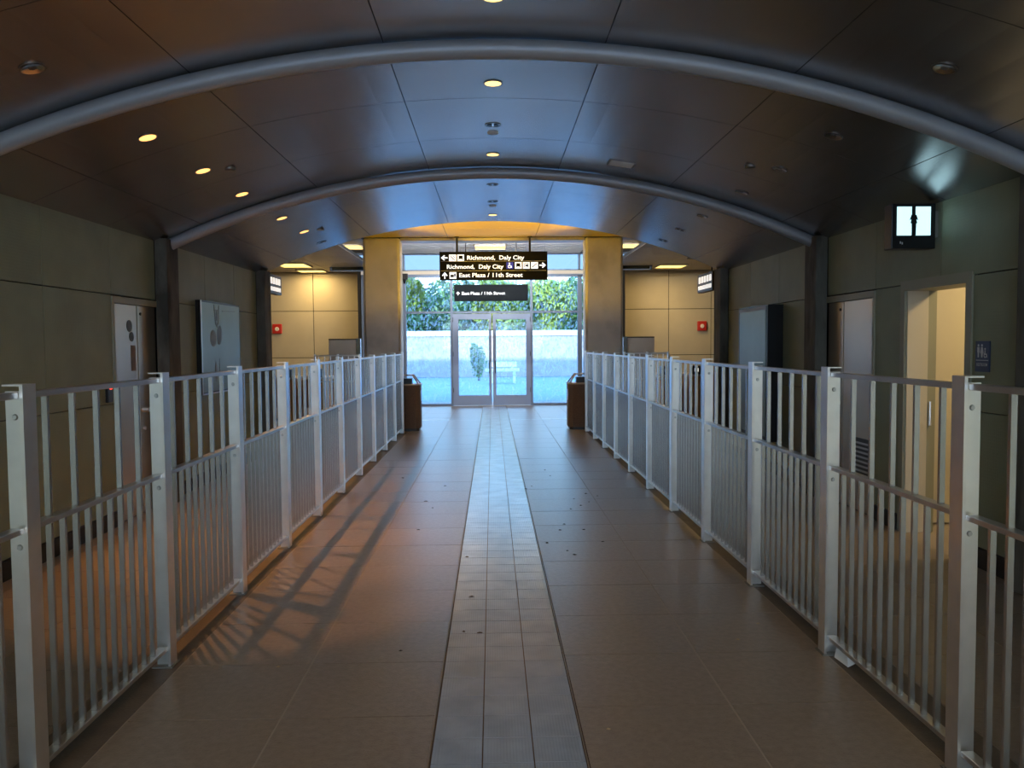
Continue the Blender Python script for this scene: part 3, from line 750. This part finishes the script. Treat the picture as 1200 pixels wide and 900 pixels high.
# ------------------------------------------------------------------ litter bins
def bin_(X0, X1, label):
    t = thing('litter_bin', label, 'litter bin', ((X0+X1)/2, 15.15, 0), 'brown litter bins at the fence ends')
    c = .08; Y0, Y1 = 14.92, 15.38
    def oct_(i=0): return [(X0+c+i*.0, Y0+i), (X1-c, Y0+i), (X1-i, Y0+c), (X1-i, Y1-c), (X1-c, Y1-i), (X0+c, Y1-i), (X0+i, Y1-c), (X0+i, Y0+c)]
    MB().prism(oct_(), lambda p, q, z: (p, q, z), .05, .86).build('body', M['can'], t)
    MB().prism(oct_(.025), lambda p, q, z: (p, q, z), 0, .05).build('plinth', M['black'], t)
    MB().prism(oct_(-.008), lambda p, q, z: (p, q, z), .85, .875).build('collar', M['canl'], t)
    xa, xb, ya, yb = X0+.01, X1-.01, Y0+.01, Y1-.01; i = .11; z0, z1 = .875, 1.03
    mb = MB()
    co = [((xa, ya), (xa+i, ya+i)), ((xb, ya), (xb-i, ya+i)), ((xb, yb), (xb-i, yb-i)), ((xa, yb), (xa+i, yb-i))]
    for (p, q) in co:
        w = .03; dx = w if p[0] == xa else -w; dy = w if p[1] == ya else -w
        b = len(mb.v)
        mb.v += [(p[0], p[1], z0), (p[0]+dx, p[1], z0), (p[0]+dx, p[1]+dy, z0), (p[0], p[1]+dy, z0), (q[0], q[1], z1), (q[0]+dx, q[1], z1), (q[0]+dx, q[1]+dy, z1), (q[0], q[1]+dy, z1)]
        mb.f += [tuple(b+k for k in f_) for f_ in ((0, 3, 2, 1), (4, 5, 6, 7), (0, 1, 5, 4), (1, 2, 6, 5), (2, 3, 7, 6), (3, 0, 4, 7))]
    mb.box(xa+i, xb-i, ya+i, yb-i, 1.03, 1.05).build('hood', M['canl'], t)
    for s in (0, 1):
        yy = ya+.05
    MB().box(X0+.16, X1-.16, Y0+.15, Y1-.15, .875, .98).build('inner_liner', M['black'], t)
    xx = X1 if X1 < 0 else X0
    bx('label_plate', M['alu'], t, min(xx, xx+.003*(1 if X1 < 0 else -1)), max(xx, xx+.003*(1 if X1 < 0 else -1)), 15.1, 15.16, .55, .75)
bin_(-1.835, -1.355, 'brown eight-sided litter bin at the far end of the left fence')
bin_(1.415, 1.895, 'brown eight-sided litter bin at the far end of the right fence')

# ------------------------------------------------------------------ fare area behind the fences
for sg, s in ((-1, 'left'), (1, 'right')):
    a, b = sorted((sg*2.56, sg*3.45)); 
    t = thing('cross_railing', f'short aluminium railing running from the {s} pier towards the fare gates', 'railing', ((a+b)/2, 15.6, 0), 'short railings beside the piers')
    bx('top_rail', M['alud'], t, a, b, 15.58, 15.62, 1.40, 1.425); bx('middle_rail', M['alud'], t, a, b, 15.59, 15.61, .9, .92); bx('bottom_rail', M['alud'], t, a, b, 15.59, 15.61, .1, .12)
    for x in (a, (a+b)/2, b-.03): bx('post', M['alu'], t, x, x+.03, 15.575, 15.625, 0, 1.44)
    for k in range(8): bx('picket', M['alu'], t, a+.08+k*.115, a+.095+k*.115, 15.59, 15.61, .12, 1.40)
    X0, X1 = sorted((sg*3.15, sg*3.85))
    t = thing('partition_screen', f'plain grey metal screen standing behind the railing by the {s} pier', 'screen', ((X0+X1)/2, 19, 0), 'grey screens behind the piers')
    bx('screen_panel', M['gray'], t, X0, X1, 19, 19.05, .08, 1.74, bevel=.004); bx('top_trim', M['black'], t, X0, X1, 18.99, 19.06, 1.74, 1.765)
    xe = X1 if sg < 0 else X0
    bx('end_post', mat('steel with painted blue reflection', (.55, .68, .8), .15, 1), t, xe-.05, xe+.05, 18.97, 19.07, 0, 1.765)  # mirrored blue daylight is put into the end post's base colour
    for x in (X0+.1, X1-.15): bx('foot', M['black'], t, x, x+.05, 18.9, 19.15, 0, .08)
    for k in range(3):
        x = sg*(3.55+.62*k); y = 16.9
        w = ('nearest the pier', 'in the middle', 'farthest from the pier')[k]
        t = thing('fare_gate', f'orange fare gate cabinet of the {s} group, {w}', 'fare gate', (x, y, 0), 'fare gates behind the fences')
        bx('cabinet', M['orange'], t, x-.15, x+.15, y-.7, y+.7, .05, .93, bevel=.02); bx('plinth', M['black'], t, x-.14, x+.14, y-.68, y+.68, 0, .05)
        bx('top_plate', M['canl'], t, x-.16, x+.16, y-.71, y+.71, .93, .96, bevel=.006)
        bx('reader_head', M['black'], t, x-.09, x+.09, y-.6, y-.35, .96, 1.14, bevel=.02)
        bx('reader_screen', M['bsign'] if k == 1 else M['signl'], t, x-.04, x+.04, y-.605, y-.60, 1.02, 1.09)
        bx('barrier_flap', M['orange'], t, x-.28 if sg > 0 else x+.15, x-.15 if sg > 0 else x+.28, y+.1, y+.13, .3, .9)
for sg, s in ((-1, 'left'), (1, 'right')):
    x = 5.86*sg+ (-.12 if sg < 0 else .05)
    t = thing('fire_alarm', f'small red fire alarm on the tan far wall, {s} side', 'alarm', (x, YB-.05, 1.98))
    bx('body', M['red'], t, x-.13, x+.13, YB-.11, YB-.032, 1.95, 2.22, bevel=.02)
    MB().cyl((x, YB-.11, 2.08), .06, .05, 0, -.03, 16, 'Y').build('strobe', M['white'], t)
t = thing('exit_device', 'small black door closer box at the top left corner of the glazing', 'device', (fx(481), YF-.1, 3.2))
bx('housing', M['black'], t, fx(473), fx(480), YF-.14, YF-.05, 3.30, 3.46, bevel=.01)
MB().cyl((fx(476), YF-.10, 3.2), .02, .05, 0, .1, 12).build('nozzle', M['black'], t)

# ceiling troffers of the hall
def troffer(x0, x1, y0, y1, z, power, label, col=(1, .68, .26), lit=True, cat='ceiling light'):
    t = thing('troffer_light', label, cat, ((x0+x1)/2, (y0+y1)/2, z-.03))
    f = MB().box(x0, x1, y0, y0+.03, z-.03, z).box(x0, x1, y1-.03, y1, z-.03, z).box(x0, x0+.03, y0, y1, z-.03, z).box(x1-.03, x1, y0, y1, z-.03, z)
    f.build('frame', M['white'] if lit else M['black'], t)
    bx('diffuser', M['trof'] if lit else M['black'], t, x0+.03, x1-.03, y0+.03, y1-.03, z-.02, z-.004)
    if lit:
        d = bpy.data.lights.new('lamp_light', 'AREA'); d.energy = power; d.color = col; d.shape = 'RECTANGLE'; d.size = x1-x0-.08; d.size_y = y1-y0-.08
        o = bpy.data.objects.new('lamp_light', d); COL.objects.link(o); o.location = ((x0+x1)/2, (y0+y1)/2, z-.035)
C = HZ-.012
troffer(-5.35, -4.6, 19.9, 20.9, C, 18, 'glowing yellow troffer over the left fare gates, nearer of two')
troffer(-5.25, -4.5, 21.7, 22.3, C, 18, 'glowing yellow troffer washing the left tan wall')
troffer(4.35, 5.1, 20.8, 21.6, C, 26, 'glowing yellow troffer washing the right tan wall')
troffer(-3.55, -3.1, 19.2, 20.0, 3.999, 12, 'small glowing troffer in the raised bay left of the piers')
troffer(3.1, 3.55, 19.2, 20.0, 3.999, 12, 'small glowing troffer in the raised bay right of the piers')
troffer(-.42, .36, 19.0, 19.8, 3.952, 18, 'glowing yellow troffer in the white soffit above the hanging signs')
troffer(4.7, 5.4, 18.9, 19.3, C, 0, 'dark unlit ceiling slot over the right fare gates', lit=False, cat='vent')
for sg in (-1, 1):
    x = 4.25*sg; t = thing('hall_downlight', f'tiny bright downlight in the hall ceiling on the {"left" if sg<0 else "right"}', 'ceiling light', (x, 17.1, C))
    MB().ring((x, 17.1, C), .05, .07, -.012, 0).build('trim_ring', M['trimr'], t); MB().cyl((x, 17.1, C), .05, .05, -.008, 0, 16).build('lamp', M['lit'], t)
t = thing('soffit_fill_light', 'added unseen white strip behind the lintel to brighten the raised soffit', 'strip light', (0, 15.97, 3.68))
bx('housing', M['white'], t, -2.0, 2.0, 15.92, 15.97, 3.69, 3.72); bx('tube', mat('white tube', (1, 1, 1), .5, emit=(1, .93, .82), estr=2), t, -1.95, 1.95, 15.93, 15.96, 3.72, 3.735)
d = bpy.data.lights.new('lamp_light', 'AREA'); d.energy = 150; d.color = (1, .93, .82); d.shape = 'RECTANGLE'; d.size = 3.9; d.size_y = .04  # hidden strip added to whiten the soffit
o = bpy.data.objects.new('lamp_light', d); COL.objects.link(o); o.location = (0, 15.99, 3.745); o.rotation_euler = (math.radians(115), 0, 0)
for sg in (-1, 1):
    x = 1.2*sg; zz = 3.16  # unseen troffers added to brighten surfaces facing the camera
    troffer(x-.3, x+.3, -3.2, -1.6, zz, 42, f'added unseen fill troffer near the rear entrance behind the viewer, {"left" if sg < 0 else "right"} one', (1, .88, .74))
    for yy in (-3.0, -1.8): MB().cyl((x, yy, 0), .008, .008, zz, vz(x), 8).build('suspension_rod', M['black'], bpy.data.objects[[o_.name for o_ in COL.objects if o_.name.startswith('troffer_light')][-1]])
for sg in (-1, 1):  # hidden amber lamps added to warm the hall ceiling and pier tops
    w = 'left' if sg < 0 else 'right'; x = sg*3.52+.0
    t = thing('fill_uplight', f'added unseen amber lamp on the back of the {w} end pilaster wall', 'fill light', (x, 12.0, 2.3))
    bx('housing', M['black'], t, x-.06, x+.06, 11.925, 12.10, 2.28, 2.36, bevel=.008)
    bx('lens', M['lito'], t, x-.05, x+.05, 11.94, 12.09, 2.36, 2.366)
    d = spot((x, 12.03, 2.40), 800, (1, .60, .05), 40, .03, .6)
    d.rotation_euler = (Vector((-.4*sg, 14.4, HZ))-Vector((x, 12.03, 2.40))).to_track_quat('-Z', 'Y').to_euler()

# ------------------------------------------------------------------ outside
struct(bx('ground', M['paving'], None, -60, 60, 22.7, 90, -.14, -.01))
bx('threshold_paving', M['paving'], None, -3.4, 3.4, 21.17, 22.7, -.12, -.005)['kind'] = 'structure'
struct(bx('ground_rear', mat('pale forecourt paving', (.62, .60, .57), .8, 0, .08, 1), None, -60, 60, -60, -6.2, -.14, -.01))
pwl = thing('plaza_wall', 'sunlit plaza wall with white coping seen through the glass', 'wall', (0, 40, 0))
bx('wall_body', M['stucco'], pwl, -40, 40, 40, 40.4, 0, 2.04); bx('coping', M['coping'], pwl, -40, 40, 39.9, 40.5, 2.04, 2.30)
def leafmesh(m, n, rx, rz, seed, s=.16):
    rnd = random.Random(seed); mb = MB()
    lobes = [(rnd.uniform(-.5, .5)*rx, rnd.uniform(-.5, .5)*rx, rnd.uniform(-.45, .5)*rz, rnd.uniform(.35, .6)) for _ in range(11)]
    for _ in range(n):
        l = rnd.choice(lobes); u = rnd.uniform(-1, 1); a = rnd.uniform(0, 6.283); q = math.sqrt(1-u*u); r = l[3]*rnd.uniform(.8, 1.05)
        c = Vector((l[0]+r*rx*q*math.cos(a), l[1]+r*rx*q*math.sin(a), l[2]+r*rz*u))
        d = Vector((rnd.gauss(0, 1), rnd.gauss(0, 1), rnd.gauss(0, 1))).normalized(); e = d.orthogonal().normalized(); k = s*rnd.uniform(.6, 1.3)
        b = len(mb.v); mb.v += [tuple(c-d*k), tuple(c+e*k*.5), tuple(c+d*k), tuple(c-e*k*.5)]; mb.f.append((b, b+1, b+2, b+3))
    me = bpy.data.meshes.new('foliage'); me.from_pydata(mb.v, [], mb.f); me.materials.append(m); return me
crowns = [leafmesh(M['leaf1'], 5200, 1.9, 2.2, 1), leafmesh(M['leaf2'], 5200, 2.0, 2.3, 2), leafmesh(M['leaf1'], 5200, 1.7, 1.9, 3)]
trk = MB().cyl((0, 0, 0), .16, .10, 0, 3.2, 8).mesh('trunk', M['trunk'])
px = [-15, -11.5, -8.4, -5.4, -2.6, .2, 3.0, 5.9, 8.8, 12, 15.5]
for i, x in enumerate(px):
    kind = ['yellow green', 'blue green', 'yellow green'][i % 3]
    y = 44.2+(i*37 % 5)*.5
    t = thing('tree', f'bushy {kind} tree behind the plaza wall, number {i+1} counting from the far left', 'tree', (x, y, 0), 'trees behind the plaza wall')
    t['label'] = f'bushy {kind} tree rising above the plaza wall, ' + ['far beyond the left glass edge', 'well left of the left glazing', 'left of the left glazing', 'behind the left pier', 'in the left glass panel', 'above the glass doors at left', 'above the glass doors at right', 'in the right glass panel', 'behind the right pier', 'right of the right glazing', 'far beyond the right glass edge'][i]
    inst(trk, 'trunk', (x, y, 0), t); c = inst(crowns[i % 3], 'foliage', (x, y, 3.35+.25*(i % 2)), t, (0, 0, i*1.3))
    c['kind'] = 'stuff'
    inst(crowns[(i+1) % 3], 'foliage', (x+1.3, y+1.2, 2.9), t, (0, 0, i*2.1))['kind'] = 'stuff'
t = thing('shrub', 'dark narrow shrub standing in the plaza behind the left door leaf', 'shrub', (-.62, 36, 0))
inst(leafmesh(M['leaf2'], 1000, .42, .95, 9, .07), 'foliage', (-.62, 36, .95), t)['kind'] = 'stuff'; MB().cyl((-.62, 36, 0), .05, .03, 0, .9, 8).build('stem', M['trunk'], t)
t = thing('bench', 'pale slab bench in the plaza seen through the right door leaf', 'bench', (.5, 33, 0))
bx('seat', M['coping'], t, -.3, 1.1, 33, 33.5, .50, .60); bx('backrest', M['coping'], t, -.1, 1.0, 33.5, 33.6, .68, .88)
for x in (-.1, .85): bx('leg', M['coping'], t, x, x+.1, 33.05, 33.58, 0, .50)
for x in (.05, .8): bx('back_support', M['coping'], t, x, x+.06, 33.52, 33.58, .5, .70)

# ------------------------------------------------------------------ litter on the floor
t = thing('paper_scrap', 'crumpled white paper scrap under the right fence', 'paper', (1.76, 3.9, 0))
mb = MB(); mb.v = [(1.722, 3.96, .002), (1.735, 3.83, .002), (1.785, 3.84, .02), (1.80, 3.95, .012), (1.75, 4.0, .035), (1.76, 3.90, .04)]
mb.f = [(0, 1, 5), (1, 2, 5), (2, 3, 5), (3, 4, 5), (4, 0, 5), (0, 1, 2, 3)]
mb.build('sheet', M['paper'], t)
rnd = random.Random(5)
def scrap(x, y, s, m, label, grp):
    mb = MB(); n_ = 6; a0 = rnd.uniform(0, 6)
    mb.v = [(x, y, .006+s*.12)]+[(x+s*rnd.uniform(.5, 1)*math.cos(a0+i*1.047), y+s*rnd.uniform(.3, .7)*math.sin(a0+i*1.047), .0015+s*.1*(i % 2)) for i in range(n_)]
    mb.f = [(0, 1+i, 1+(i+1) % n_) for i in range(n_)]
    tag(mb.build('leaf_scrap', m), label, 'leaf scrap', grp)
for (px_, py_) in ((640, 640), (655, 625), (660, 618), (668, 600), (680, 596), (672, 588), (690, 592), (664, 650), (672, 655), (686, 582), (700, 585), (684, 625), (706, 640), (615, 575), (644, 560), (622, 572), (638, 553)):
    d = 1504/(py_-404-.0075*(577-px_)*-1); scrap((px_-577)*d/F, d, rnd.uniform(.014, .026), M['debris'], 'tiny dark leaf scrap scattered on the right half of the walkway tiles', 'dark scraps on the right tiles')
for (px_, py_) in ((488, 622), (545, 655), (470, 560), (497, 588), (520, 570), (505, 596), (540, 745), (550, 703), (559, 747), (465, 767)):
    d = 1504/(py_-404); scrap((px_-577)*d/F, d, rnd.uniform(.015, .028), M['debris'], 'tiny dark leaf scrap scattered left of the walkway centre', 'dark scraps on the left tiles')
for (px_, py_, w) in ((320, 784, 'near the left fence'), (372, 740, 'on the left tiles'), (893, 741, 'on the right tiles near the second post'), (868, 760, 'on the right tiles'), (712, 867, 'on the nearest right tile')):
    d = 1504/(py_-404); scrap((px_-577)*d/F, d, .016, M['debrisl'], f'small pale leaf scrap {w}', 'pale scraps')
